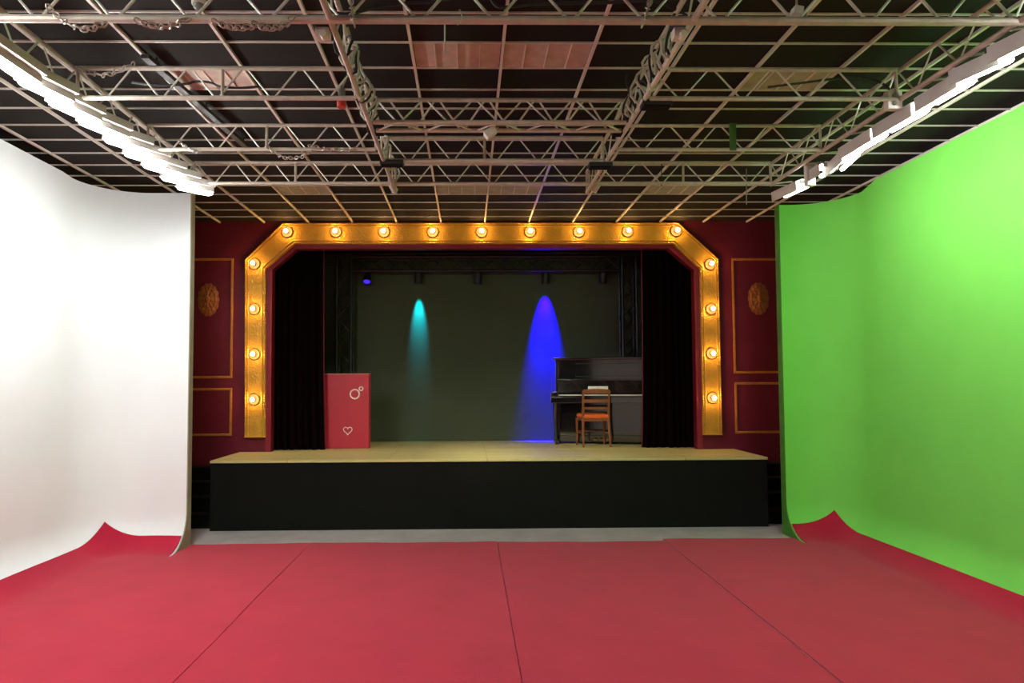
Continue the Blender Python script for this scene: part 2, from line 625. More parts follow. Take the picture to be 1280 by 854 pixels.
def beads(pts, r, gap):
    m2 = MB()
    m2.path(pts, r * .55, 6)
    for a, c in zip(pts, pts[1:]):
        n = max(1, int((c - a).length / gap))
        for k in range(n):
            p = a.lerp(c, (k + .5) / n)
            m2.lathe([(0, -r), (r * .8, -r * .5), (r, 0), (r * .8, r * .5), (0, r)], p, n=6)
    return m2


beads(inset(outer, inner, .05), .013, .034).build('beaded_border', M['gold'], t)
beads(inset(outer, inner, .95), .013, .034).build('beaded_border', M['gold'], t)
MB().path(inset(outer, inner, .16), .008, 6).build('inner_line', M['gold'], t)
MB().path(inset(outer, inner, .84), .008, 6).build('inner_line', M['gold'], t)
MB().path([outer[0], inner[0]], .014, 6).build('foot_line', M['gold'], t)
MB().path([outer[-1], inner[-1]], .014, 6).build('foot_line', M['gold'], t)

# red inner frame between gold and opening
fr = [(oL, czl), (oL + cl, oT), (oR - cr, oT), (oR, czr)]
oi = [V((oL, YW - .03, ZS + .005)), V((oL, YW - .03, czl)), V((oL + cl, YW - .03, oT)), V((oR - cr, YW - .03, oT)), V((oR, YW - .03, czr)), V((oR, YW - .03, ZS + .005))]
oo = [V((p.x - .075 if i < 3 and i != 2 else (p.x + .075 if i > 3 else p.x + (-.03 if i == 2 else .03)), p.y, p.z + (.07 if i in (2, 3) else .03 if i in (1, 4) else 0))) for i, p in enumerate(oi)]
b = bmesh.new()
vo = [b.verts.new(p) for p in oo]
vi = [b.verts.new(p) for p in oi]
fs = [b.faces.new((vo[i], vo[i + 1], vi[i + 1], vi[i])) for i in range(5)]
e = bmesh.ops.extrude_face_region(b, geom=fs)
bmesh.ops.translate(b, vec=V((0, .029, 0)), verts=[g for g in e['geom'] if isinstance(g, bmesh.types.BMVert)])
mb = MB()
mb._add(b)
struct(mb.build('trim_1', M['red_trim'], smooth=False))

for k, (xx0, xx1) in enumerate(((XL, outer[1].x + .18), (outer[4].x - .12, XR))):
    zz = pw(300, 305.5).z
    struct(MB().bb((xx0, YW - .004, zz - .006), (xx1, YW + .001, zz + .006)).build('trim_%d' % (k + 2), M['red_wall']))

# bulbs
RXF = Matrix.Rotation(PI / 2, 3, 'X')       # local z -> towards the camera (-y)
bulb0 = thing('marquee_bulb', 'x', 'bulb', (0, 0, 0), group='lit bulbs on the gold arch')
MB().lathe([(0, 0), (.072, 0), (.078, .008), (.072, .018), (.058, .014), (.04, .006), (0, .006)], rot=RXF, n=24).build('socket_ring', M['copper'], bulb0, world=False)
MB().lathe([(.018, .004), (.019, .034), (.015, .038)], rot=RXF, n=12).build('socket', M['brass'], bulb0, world=False)
MB().lathe([(.012, .034), (.017, .048), (.025, .064), (.028, .078), (.024, .092), (.014, .101), (0, .104)], rot=RXF, n=16).build('glass', M['bulb'], bulb0, world=False)
BL = [(318, 330), (318, 386.5), (318, 443), (317.5, 499.5)]
BT = [(359, 290), (420, 290), (480, 290), (541, 290), (602, 290), (662.5, 290), (723.5, 290), (784.5, 289.5), (845, 289)]
BR = [(887.5, 330.5), (889, 386.5), (889.5, 442), (890.5, 497.5)]
lab = []
for i, w in enumerate(('topmost', 'second from the top', 'third from the top', 'lowest')):
    lab.append((BL[i], 'lit round bulb, %s on the left upright of the gold arch' % w))
for i, w in enumerate(('first from the left', 'second from the left', 'third from the left', 'fourth from the left', 'middle one', 'fourth from the right', 'third from the right', 'second from the right', 'last at the right')):
    lab.append((BT[i], 'lit round bulb, %s on the top band of the gold arch' % w))
for i, w in enumerate(('topmost', 'second from the top', 'third from the top', 'lowest')):
    lab.append((BR[i], 'lit round bulb, %s on the right upright of the gold arch' % w))
for i, (p, l) in enumerate(lab):
    o = bulb0 if i == 0 else copy_tree(bulb0)
    o.location = at(p[0], p[1], Y=YG - .001)
    o['label'] = l

# panel mouldings on the red wall
def moulding(x_lo, x_hi, z_lo, z_hi, label):
    y = YW - .008
    t = thing('wall_moulding', label, 'moulding', ((x_lo + x_hi) / 2, y, z_lo), group='ochre panel mouldings on the red wall')
    w = .032
    for (a, c) in (((x_lo, z_lo), (x_hi, z_lo + w)), ((x_lo, z_hi - w), (x_hi, z_hi)), ((x_lo, z_lo + w), (x_lo + w, z_hi - w)), ((x_hi - w, z_lo + w), (x_hi, z_hi - w))):
        MB().bb((a[0], YW - .018, a[1]), (c[0], YW - .0005, c[1]), bevel=.006).build('moulding_strip', M['ochre'], t)


zA, zB, zD, zE = pw(290, 323).z, pw(290, 473).z, pw(290, 485).z, pw(290, 545).z
xa = pw(291.5, 400).x
moulding(xa - 1.15, xa, zB, zA, 'tall ochre panel moulding on red wall left of the arch')
moulding(xa - 1.15, xa, zE, zD, 'low ochre panel moulding on red wall left of the arch')
zA, zB, zD, zE = pw(917, 323).z, pw(917, 467).z, pw(917, 478).z, pw(917, 542).z
xb = pw(915.5, 400).x
moulding(xb, xb + 1.15, zB, zA, 'tall ochre panel moulding on red wall right of the arch')
moulding(pw(918, 500).x, xb + 1.15, zE, zD, 'low ochre panel moulding on red wall right of the arch')


def medallion(px, py, label):
    c = pw(px, py)
    y = YW - .001
    t = thing('wall_medallion', label, 'ornament', (c.x, y, c.z), group='bronze relief medallions')
    A, B = .145, .225

    def rel(scale, base, amp, lobes, hfun, name, m):
        mb2 = MB()
        b2 = bmesh.new()
        n = 72
        rs = [0, .15, .3, .45, .6, .72, .84, .92, 1.0]
        rings = []
        for r in rs:
            if r == 0:
                rings.append([b2.verts.new((c.x, y - base - hfun(0, 0), c.z))])
                continue
            ring = []
            for k in range(n):
                a = 2 * PI * k / n
                q = r * scale * (1 + amp * math.cos(lobes * a) * r)
                ring.append(b2.verts.new((c.x + A * q * math.cos(a), y - base - hfun(r, a), c.z + B * q * math.sin(a))))
            rings.append(ring)
        for P, Q in zip(rings, rings[1:]):
            for k in range(n):
                f = []
                for w in (P[k % len(P)], P[(k + 1) % n % len(P)], Q[(k + 1) % n], Q[k]):
                    if w not in f:
                        f.append(w)
                b2.faces.new(f)
        mb2._add(b2)
        return mb2.build(name, m, t)

    rel(1.0, 0.0, .035, 14, lambda r, a: .026 * (1 - r ** 4) + .004 * math.cos(14 * a) * math.sin(PI * r) + .004 * math.cos(r * 26), 'scalloped_rim', M['bronze'])
    rel(.58, .022, .08, 8, lambda r, a: .018 * (1 - r ** 3) + .005 * math.cos(8 * a) * math.sin(PI * r), 'petals', M['bronze'])
    rel(.24, .046, .0, 1, lambda r, a: .022 * math.sqrt(max(0, 1 - r * r)), 'boss', M['bronze'])


medallion(260.5, 375, 'oval bronze relief medallion on red wall beside the white backdrop')
medallion(948, 373.5, 'oval bronze relief medallion on red wall beside the green backdrop')

# ------------------------------------------------------------------ stage curtains, backdrop
def curtain(x1, x2, z_top, label, edge_sgn):
    y = YW + .25
    t = thing('stage_curtain', label, 'curtain', ((x1 + x2) / 2, y, ZS))
    mb2 = MB()
    n = 120

    def fn(u, v):
        f = u * 9.2 * 2 * PI
        amp = .045 * (.75 + .25 * math.sin(u * 17)) * (.65 + .5 * (1 - v))
        flare = .035 * (1 - v) ** 3
        k = (u - .5) * 2
        ex = flare * (1 if (k > 0) == (edge_sgn > 0) else .1)
        return V((x1 + (x2 - x1) * u + (ex * abs(k)) * (1 if k > 0 else -1) + .012 * math.cos(f * 2), y + amp * math.sin(f + .5 * math.sin(u * 11)), ZS + .012 + (z_top - ZS - .012) * v))

    mb2.grid(fn, rng(0, 1, n), rng(0, 1, 14))
    mb2.build('velvet', M['velvet'], t, solid=.004)
    # leading edge in brighter red: the light it catches, put into the colour
    ue = 1 if edge_sgn > 0 else 0
    MB().path([fn(ue, k / 10) + V((edge_sgn * .008, -.004, 0)) for k in range(11)], .008, 8).build('lit_leading_edge', M['red_wall'], t)
    MB().path([fn(k / 120, 0) for k in range(121)], .010, 6).build('bottom_hem', M['velvet'], t)
    return t


c1 = at(404, 450, Y=YW + .25).x
c2 = at(803.5, 450, Y=YW + .25).x
curtain(oL - .25, c1, oT + .22, 'dark velvet curtain gathered at the left of the stage opening', 1)
curtain(c2, oR + .25, oT + .22, 'dark velvet curtain gathered at the right of the stage opening', -1)

YD = 10.95
t = thing('stage_backdrop', 'dark olive cloth hung across the back of the stage', 'backdrop', (0, YD, ZS))
mb = MB()
mb.grid(lambda u, v: V((u, YD + .012 * math.sin(u * 2.3) * (1 - .3 * v), ZS + .004 + v * (3.82 - ZS))), rng(oL - .3, oR + .3, 60), rng(0, 1, 8))
mb.build('cloth', M['backdrop'], t, solid=.004)
MB().tube((oL - .3, YD + .01, 3.84), (oR + .3, YD + .01, 3.84), .022).build('top_batten', M['black_metal'], t)


# ------------------------------------------------------------------ black goalpost truss at the back of the stage
def box_truss(mb_ch, mb_la, p, q, a, c, w, step):
    """square truss from p to q; a, c are the two cross directions"""
    p, q, a, c = V(p), V(q), V(a), V(c)
    cs = [a * (i * w / 2) + c * (j * w / 2) for (i, j) in ((-1, -1), (1, -1), (1, 1), (-1, 1))]
    for o_ in cs:
        mb_ch.tube(p + o_, q + o_, .024, 8)
    L = (q - p).length
    d = (q - p) / L
    n = max(1, round(L / step))
    for f in range(4):
        A, B = cs[f], cs[(f + 1) % 4]
        for k in range(n):
            s0, s1 = p + d * (L * k / n), p + d * (L * (k + 1) / n)
            if k % 2:
                mb_la.tube(s0 + B, s1 + A, .010, 5)
            else:
                mb_la.tube(s0 + A, s1 + B, .010, 5)


YT = 10.79
tL, tR = at(431, 450, Y=YT).x, at(786, 450, Y=YT).x
zT = at(600, 331, Y=YT).z
t = thing('stage_truss', 'black goalpost truss framing the olive cloth at the back of stage', 'truss', ((tL + tR) / 2, YT, ZS))
for (nm, p, q, a, c) in (('tower', (tL, YT, ZS + .02), (tL, YT, zT + .12), (1, 0, 0), (0, 1, 0)), ('tower', (tR, YT, ZS + .02), (tR, YT, zT + .12), (1, 0, 0), (0, 1, 0)), ('top_beam', (tL + .13, YT, zT), (tR - .13, YT, zT), (0, 1, 0), (0, 0, 1))):
    m1, m2 = MB(), MB()
    box_truss(m1, m2, p, q, a, c, .22, .24)
    o = m1.build(nm, M['black_metal'], t)
    m2.build('lattice', M['black_metal'], o)
for x in (tL, tR):
    MB().bb((x - .2, YT - .13, ZS), (x + .2, YT + .13, ZS + .02), bevel=.004).build('base_plate', M['black_metal'], t)


# ------------------------------------------------------------------ stage spotlights hung from the beam
def spotlight(px, tilt, lens, label, color=None, power=0.0, size=.6, blend=.6, ylamp=10.78, dz=.0):
    x = at(px, 340, Y=ylamp).x
    z = zT - .22 + dz
    t = thing('spotlight', label, 'stage light', (x, ylamp, z + .13), group='stage lights on the black truss')
    R = Matrix.Rotation(tilt, 3, 'X')             # local -z is the beam; tilt leans it towards the cloth
    c = V((x, ylamp, z))
    MB().lathe([(.0, .11), (.04, .11), (.058, .085), (.062, .0), (.062, -.05), (.068, -.055), (.068, -.075), (.058, -.075), (.055, -.045), (0, -.04)], c, rot=R, n=20).build('can', M['black_metal'], t)
    MB().lathe([(0, -.06), (.05, -.06), (.054, -.05), (0, -.045)], c, rot=R, n=20).build('lens', lens, t)
    MB().path([c + V((-.08, 0, 0)), c + V((-.08, 0, .115)), c + V((-.03, 0, .13)), c + V((.03, 0, .13)), c + V((.08, 0, .115)), c + V((.08, 0, 0))], .007, 6).build('yoke', M['black_metal'], t)
    MB().box(c + V((0, 0, .165)), (.03, .05, .07), bevel=.006).build('hook_clamp', M['black_metal'], t)
    if color:
        ld = bpy.data.lights.new('beam', 'SPOT')
        ld.color = color
        ld.energy = power
        ld.spot_size = size
        ld.spot_blend = blend
        ld.shadow_soft_size = .02
        lo = bpy.data.objects.new('beam', ld)
        COL.objects.link(lo)
        lo.parent = t
        dirn = R @ V((0, 0, -1))
        lo.location = (c + dirn * .09) - ROOT_LOC[t.name]
        lo.rotation_euler = R.to_euler()


spotlight(523, math.radians(13.5), M['lens_cyan'], 'black stage light above the cyan pool of light', (0.0, .58, 1.0), 560, math.radians(27), 1.0, ylamp=10.80)
spotlight(682, math.radians(15), M['lens_blue'], 'black stage light above the deep blue pool of light', (.0012, .0, 1.0), 13000, math.radians(38), 1.0, ylamp=10.80)
spotlight(597, math.radians(30), M['lens_dark'], 'unlit black stage light at the middle of the black truss')
spotlight(459, math.radians(-35), M['lens_blue'], 'black stage light with small blue glow at left of the truss')
spotlight(754, math.radians(30), M['lens_dark'], 'unlit black stage light at the right end of black truss')

# ------------------------------------------------------------------ red box
yb = 9.80
bx1, bx0 = at(461, 520, Y=yb).x, at(461, 520, Y=yb).x - .70
zb = at(440, 467, Y=yb).z
t = thing('red_box', 'red painted box with pale ring and heart marks standing by left curtain', 'box', ((bx0 + bx1) / 2, yb + .2, ZS))
MB().bb((bx0, yb, ZS + .001), (bx1, yb + .17, zb - .012), bevel=.004).build('body', M['box_red'], t)
MB().bb((bx0 - .006, yb - .006, zb - .012), (bx1 + .006, yb + .176, zb), bevel=.003).build('top_board', M['box_edge'], t)
def mark(pts, r, closed):
    m2 = MB()
    m2.path(pts, r, 8, closed=closed)
    return m2


for (px, py, rad, r, nm) in ((443.5, 492.8, .064, .010, 'ring_mark'), (451.3, 486, .026, .008, 'small_ring_mark')):
    c = at(px, py, Y=yb - .003)
    m2 = MB()
    m2.path([c + V((rad * math.cos(2 * PI * k / 36), 0, rad * math.sin(2 * PI * k / 36))) for k in range(36)], r, 8, closed=True)
    for k in range(12):
        m2.lathe([(0, -r * 1.3), (r * 1.25, 0), (0, r * 1.3)], c + V((rad * math.cos(2 * PI * k / 12), -.003, rad * math.sin(2 * PI * k / 12))), n=8)
    m2.build(nm, M['grey_mark'], t)
c = at(434.7, 538.2, Y=yb - .003)
hp = []
for k in range(40):
    a = 2 * PI * k / 40
    hp.append(c + V((.0038 * 16 * math.sin(a) ** 3, 0, .0038 * (13 * math.cos(a) - 5 * math.cos(2 * a) - 2 * math.cos(3 * a) - math.cos(4 * a)))))
mark(hp, .006, True).build('heart_mark', M['grey_mark'], t)

# ------------------------------------------------------------------ piano
PX0, PX1 = 1.30, 2.70
YF, YK, YR = 10.26, 10.01, 10.62
t = thing('upright_piano', 'glossy black upright piano on stage by the right curtain', 'piano', ((PX0 + PX1) / 2, 10.31, ZS), rz=math.radians(-14))
PIANO = t
z = lambda h: ZS + h
for x in (PX0 + .02, PX1 - .06):
    MB().bb((x, YF, z(.03)), (x + .04, YR, z(1.30)), bevel=.005).build('side_panel', M['piano'], t)
MB().bb((PX0 + .06, YR - .03, z(.05)), (PX1 - .06, YR - .005, z(1.29))).build('back_panel', M['piano'], t)
MB().bb((PX0 - .01, YF - .05, z(1.30)), (PX1 + .01, YR + .01, z(1.335)), bevel=.008).build('lid', M['piano'], t)
up = MB().bb((PX0 + .06, YF + .01, z(.995)), (PX1 - .06, YF + .035, z(1.30)), bevel=.003).build('upper_panel', M['piano'], t)
fx0, fx1, fz0, fz1 = PX0 + .32, PX1 - .13, z(1.04), z(1.24)
fr_ = [V((fx0, YF + .008, fz0)), V((fx1, YF + .008, fz0)), V((fx1, YF + .008, fz1)), V((fx0, YF + .008, fz1))]
MB().path(fr_, .006, 6, closed=True).build('panel_beading', M['piano_line'], up)
MB().bb((PX0 + .05, YF - .03, z(.972)), (PX1 - .05, YF + .02, z(.995)), bevel=.005).build('ledge', M['piano'], t)
fb = MB().prism([V((PX0 + .06, YF - .005, z(.965))), V((PX0 + .06, YF - .03, z(.97))), V((PX0 + .06, YF - .075, z(.79))), V((PX0 + .06, YF - .05, z(.78)))], (PX1 - PX0 - .12, 0, 0)).build('fallboard', M['piano'], t, smooth=False)
kb = MB().bb((PX0 - .03, YK, z(.635)), (PX1 + .03, YF, z(.725)), bevel=.006).build('keybed', M['piano'], t)
MB().bb((PX0 + .09, YK + .005, z(.725)), (PX1 - .09, YK + .03, z(.748)), bevel=.003).build('key_slip', M['piano'], kb)
for x in (PX0 - .03, PX1 - .09):
    ck = MB().bb((x, YK - .005, z(.725)), (x + .12, YF, z(.80)), bevel=.012).build('key_block', M['piano'], t)
    MB().bb((x + .03, YK + .03, z(.80)), (x + .09, YK + .12, z(.806)), bevel=.002).build('block_cap', M['brass'], ck)
kx0, kx1 = PX0 + .095, PX1 - .095
kw = (kx1 - kx0) / 52
for i in range(52):
    MB().bb((kx0 + i * kw + .0006, YK + .035, z(.728)), (kx0 + (i + 1) * kw - .0006, YF - .08, z(.762)), bevel=.0015).build('white_key', M['ivory'], t, smooth=False)
n = 0
for i in range(51):
    if i % 7 in (0, 2, 3, 5, 6):
        n += 1
        xx = kx0 + (i + 1) * kw
        MB().bb((xx - .006, YK + .09, z(.760)), (xx + .006, YF - .08, z(.776)), bevel=.0015).build('black_key', M['ebony'], t, smooth=False)
MB().bb((PX0 + .06, YF + .02, z(.13)), (PX1 - .06, YF + .045, z(.635)), bevel=.003).build('lower_panel', M['piano'], t)
MB().bb((PX0 + .04, YF - .0, z(.03)), (PX1 - .04, YF + .05, z(.13)), bevel=.004).build('bottom_rail', M['piano'], t)
for x in (PX0 + .0, PX1 - .06):
    MB().bb((x, YK + .06, z(.04)), (x + .06, YF + .02, z(.075)), bevel=.006).build('toe_block', M['piano'], t)
    MB().path([V((x + .03, YK + .09, z(h))) for h in (.075, .12, .2, .3, .45, .55, .60, .64)], [.030, .030, .020, .024, .030, .034, .036, .038], 12).build('leg', M['piano'], t)
for i, x in enumerate((-.09, .0, .09)):
    MB().prism([V(((PX0 + PX1) / 2 + x - .025, YF - .10, z(.065))), V(((PX0 + PX1) / 2 + x + .025, YF - .10, z(.065))), V(((PX0 + PX1) / 2 + x + .015, YF + .0, z(.085))), V(((PX0 + PX1) / 2 + x - .015, YF + .0, z(.085)))], (0, 0, .012)).build('pedal', M['brass'], t, smooth=False)
for x in (PX0 + .03, PX1 - .05):
    for y in (YK + .10, YR - .06):
        MB().lathe([(0, -.02), (.02, -.02), (.02, .02), (0, .02)], (x + .01, y, z(.02)), rot=Matrix.Rotation(PI / 2, 3, 'Y'), n=14).build('caster', M['black_metal'], t)

# open score leaning on the fallboard
sx0, sx1 = at(738, 488, Y=YF - .09).x, at(763, 488, Y=YF - .09).x
t = thing('sheet_music', 'white open sheet music leaning on the fallboard of the piano', 'paper', ((sx0 + sx1) / 2, YF - .1, z(.80)))
SCORE = t
for k, (a, c) in enumerate(((sx0, (sx0 + sx1) / 2), ((sx0 + sx1) / 2, sx1))):
    MB().prism([V((a + .001, YF - .100, z(.80))), V((c - .001, YF - .100, z(.80))), V((c - .001, YF - .068, z(.885))), V((a + .001, YF - .068, z(.885)))], (0, -.004, .001)).build('page', M['paper'], t, smooth=False)

PIANO.scale = (1, 1, .968)
off = V(SCORE.location) - V(PIANO.location)
off.z *= .968
SCORE.location = V(PIANO.location) + Matrix.Rotation(math.radians(-14), 3, 'Z') @ off
SCORE.rotation_euler = (0, 0, math.radians(-14))

# ------------------------------------------------------------------ chair
cpos = at(743, 557.5, Z=ZS)
t = thing('wooden_chair', 'wooden chair with orange upholstered seat in front of the piano', 'chair', (cpos.x - .01, 10.00, ZS), rz=math.radians(2))
def L_(x, y, zz):
    return V((x, y, zz))


seat = MB().box((0, 0, .435), (.41, .41, .06), bevel=.022)
seat.build('seat', M['chair_seat'], t, world=False)
MB().box((0, 0, .390), (.385, .38, .05), bevel=.006).build('apron', M['chair_wood'], t, world=False)
for s in (-1, 1):
    MB().path([L_(s * .20, .18, .40), L_(s * .20, .18, .2), L_(s * .205, .185, .0)], [.021, .018, .013], 10).build('front_leg', M['chair_wood'], t, world=False)
    MB().path([L_(s * .195, -.24, .0), L_(s * .19, -.20, .22), L_(s * .184, -.185, .42), L_(s * .184, -.20, .58), L_(s * .188, -.24, .80)], [.014, .018, .021, .018, .015], 10).build('rear_post', M['chair_wood'], t, world=False)
    MB().tube(L_(s * .20, .18, .18), L_(s * .19, -.205, .20), .010, 8).build('side_stretcher', M['chair_wood'], t, world=False)
for (h, hh, yy) in ((.785, .055, -.235), (.655, .045, -.217), (.55, .035, -.198)):
    m2 = MB()
    m2.grid(lambda u, v: L_(u, yy - .018 * (1 - (u / .19) ** 2) , h + v * hh + (.014 * (1 - (u / .19) ** 2) if h > .7 and v > 0 else 0)), rng(-.19, .19, 14), [-.5, .5])
    m2.build('back_rail' if h > .7 else 'back_slat', M['chair_wood'], t, world=False, solid=.016)
MB().tube(L_(-.20, .18, .2), L_(.20, .18, .2), .010, 8).build('front_stretcher', M['chair_wood'], t, world=False)

# ------------------------------------------------------------------ overhead trusses
ZB = EYE.z + 1.90
HT = 0.198


def truss(p, q, label, group, rch=.0155, rl=.0062, h=HT, pitch=.40, m='truss', posts=()):
    p, q = V(p), V(q)
    d = (q - p)
    L = d.length
    d.normalize()
    t = thing('lighting_truss', label, 'truss', (p + q) / 2, group=group)
    u = V((0, 0, h))
    MB().tube(p, q, rch, 10).build('bottom_chord', M[m], t)
    MB().tube(p + u, q + u, rch * .9, 10).build('top_chord', M[m], t)
    la = MB()
    n = max(1, round(L / pitch))
    w = L / n
    for k in range(n):
        s = p + d * (w * k)
        la.tube(s + u + d * (w * .04), s + d * (w * .47), rl, 6)
        la.tube(s + d * (w * .53), s + u + d * (w * .96), rl, 6)
    la.build('lattice', M['truss_light'], t)
    for s in (0, L):
        MB().tube(p + d * s, p + d * s + u, rch * .7, 8).build('end_post', M[m], t)
    for s in posts:
        MB().tube(p + d * L * s, p + d * L * s + u, .012, 8).build('post', M[m], t)
    return t


def yb_of(py):
    return at(585, py, Z=ZB).y


XT = [-2.60, -.71, 1.19, 2.92]
YT1, YT2, YT3, YT4 = yb_of(25), yb_of(123), yb_of(187), yb_of(229)
YA, YB2, YC2 = yb_of(153), yb_of(201), yb_of(229.5)
truss((-3.6, YT1, ZB), (3.9, YT1, ZB), 'near wide truss crossing the whole room overhead', 'cross trusses', rch=.022, rl=.008)
G = 'cross trusses'
g_ = .03
for (i, y, w) in ((0, YT2, 'nearest'), (1, YT3, 'middle'), (2, YT4, 'farthest')):
    truss((XT[0] + g_, y, ZB), (XT[1] - g_, y, ZB), 'cross truss in the left bay of the ceiling rig, %s of its three' % w, G, posts=(.52,))
    truss((XT[2] + g_, y, ZB), (XT[3] - g_, y, ZB), 'cross truss in the right bay of the ceiling rig, %s of its three' % w, G, posts=(.5,) if i == 2 else ())
# centre bay: a three-chord truss first, then two flat ones
t = thing('lighting_truss', 'reddish three chord cross truss in the middle bay, nearest there', 'truss', ((XT[1] + XT[2]) / 2, YA, ZB), group=G)
x1_, x2_ = XT[1] + g_, XT[2] - g_
for (y, zz, nm) in ((YA, ZB, 'bottom_chord'), (YA + .16, ZB, 'bottom_chord'), (YA + .08, ZB + HT, 'top_chord')):
    MB().tube((x1_, y, zz), (x2_, y, zz), .0165, 10).build(nm, M['truss'], t)
la = MB()
nn = 5
w = (x2_ - x1_) / nn
for k in range(nn):
    s = x1_ + w * k
    for (a, c) in (((YA, ZB), (YA + .08, ZB + HT)), ((YA + .16, ZB), (YA + .08, ZB + HT)), ((YA, ZB), (YA + .16, ZB))):
        o_ = w * .25 if a == (YA + .16, ZB) else 0
        la.tube((min(s + w * .04 + o_, x2_), c[0], c[1]), (min(s + w * .47 + o_, x2_), a[0], a[1]), .0075, 6)
        la.tube((min(s + w * .53 + o_, x2_), a[0], a[1]), (min(s + w * .96 + o_, x2_), c[0], c[1]), .0075, 6)
la.build('lattice', M['truss_light'], t)
truss((x1_, YB2, ZB), (x2_, YB2, ZB), 'flat cross truss in the middle bay, behind the three chord one', G, posts=(.45,), rch=.019)
truss((x1_, YC2, ZB), (x2_, YC2, ZB), 'flat cross truss in the middle bay, closest to the arch', G)
G2 = 'long trusses'
YE = YT4 + .06
for (x, l) in ((XT[0], 'long truss over the fluorescent row beside the white backdrop'), (XT[1], 'long truss left of the middle bay with wound cables'),
               (XT[2], 'long truss right of the middle bay with wound cables'), (XT[3], 'long truss over the fluorescent row beside the green backdrop')):
    truss((x, 2.2, ZB + .001), (x, YE + (.25 if x in XT[1:3] else 0), ZB + .001), l, G2, rch=.018)

# ------------------------------------------------------------------ fluorescent fixtures
ZL = EYE.z + 1.79


def fixture(a, c, sgn, label, group, out, along=1.0):
    """batten lamp from a to c; its reflector shields the inner side, the tubes face the backdrop"""
    a, c = V(a), V(c)
    m_ = (a + c) / 2
    d = (c - a)
    L = d.length
    d.normalize()
    s = V((d.y, -d.x, 0))
    if s.x * sgn < 0:
        s = -s                                  # points to the backdrop
    t = thing('fluorescent_fixture', label, 'lamp', m_, group=group)
    up_ = V((0, 0, 1))
    if sgn < 0:
        sec = [(-.027, .028), (-.026, .072), (.046, .072), (.066, .050), (.066, .030), (.061, .030), (.061, .046), (.043, .066), (-.021, .066), (-.022, .028)]
        tubes = ((-.006, .018), (.036, .020))
        MB().box(m_ + s * -.035 + up_ * .100, (L, .052, .056), rot=Matrix.Rotation(math.atan2(d.y, d.x), 3, 'Z'), bevel=.004).build('gear_tray', M['housing'], t)
    else:
        sec = [(-.088, -.036), (-.094, .055), (-.03, .082), (.062, .082), (.088, .066), (.088, .050), (.083, .050), (.083, .060), (.060, .075), (-.028, .075), (-.088, .050), (-.083, -.036)]
        tubes = ((.040, .018),)
    MB().prism([a + s * i + up_ * j for (i, j) in sec], d * L).build('reflector', M['housing'], t, smooth=False)
    for (i, j) in tubes:
        p0 = s * i + up_ * j
        rt = .018 if sgn < 0 else .017
        MB().path([a + p0 + d * .008, a + p0 + d * .014, a + p0 + d * .035, c + p0 - d * .035, c + p0 - d * .014, c + p0 - d * .008], [rt * .4, rt * .7, rt, rt, rt * .7, rt * .4], 12).build('tube', M['tube'], t)
    for p in (a, c):
        MB().box(p + s * (.02 if sgn < 0 else -.02) + up_ * .050, (.010, .070, .036), rot=Matrix.Rotation(math.atan2(d.y, d.x), 3, 'Z'), bevel=.003).build('end_cap', M['housing'], t)
    hx = XT[0] if sgn < 0 else XT[3]
    MB().path([m_ + up_ * .075, m_ + up_ * .11, V((hx, m_.y, ZB - .015))], .008, 6).build('hanger', M['truss_light'], t)
    return t


LS = [((-22, 57), (47, 103)), ((28, 97), (90, 127)), ((66, 124), (124, 151)), ((103, 149), (159, 172)), ((134, 172), (187, 189)), ((158, 190), (209, 204)), ((182, 205), (229, 219)), ((204, 221), (248, 231)), ((223, 233), (266, 242))]
GL, GR = 'fluorescent lamps beside the white backdrop', 'fluorescent lamps beside the green backdrop'
last = 'fluorescent lamp at the far end of the row beside the white backdrop'
for i, (p, q) in enumerate(LS):
    a, c = at(*p, Z=ZL + .035), at(*q, Z=ZL + .035)
    dn = V((0, 0, -.035 + i * .0015))
    lab_ = last if i == len(LS) - 1 else 'fluorescent lamp, %s from the near end of row beside white backdrop' % ORD[i]
    fixture(a + dn, c + dn, -1, lab_, GL, .012)
RS = [((1312, 36), (1250, 66)), ((1262, 68), (1200, 96)), ((1213, 95), (1160, 127)), ((1155, 133), (1105, 162)), ((1103, 164), (1062, 189)), ((1067, 190), (1045, 211)), ((1037, 208), (1019, 219)), ((1006, 230), (975, 244))]
last = 'fluorescent lamp at the far end of the row beside the green backdrop'
for i, (p, q) in enumerate(RS):
    a, c = at(*p, Z=ZL + .035), at(*q, Z=ZL + .035)
    dn = V((0, 0, -.035 + (i % 2) * .002))
    lab_ = last if i == len(RS) - 1 else 'fluorescent lamp, %s from the near end of row beside green backdrop' % ORD[i]
    fixture(a + dn, c + dn, 1, lab_, GR, .07)

for k in range(5):
    y = 3.02 - k * .42
    fixture(V((-2.70, y, ZL)), V((-2.62, y + .38, ZL)), -1, 'fluorescent lamp of the white side row above the viewer, %s beyond the picture edge' % ORD[k], GL, .012)
    fixture(V((2.99, y - .1, ZL)), V((2.96, y + .28, ZL)), 1, 'fluorescent lamp of the green side row above the viewer, %s beyond the picture edge' % ORD[k], GR, .07)

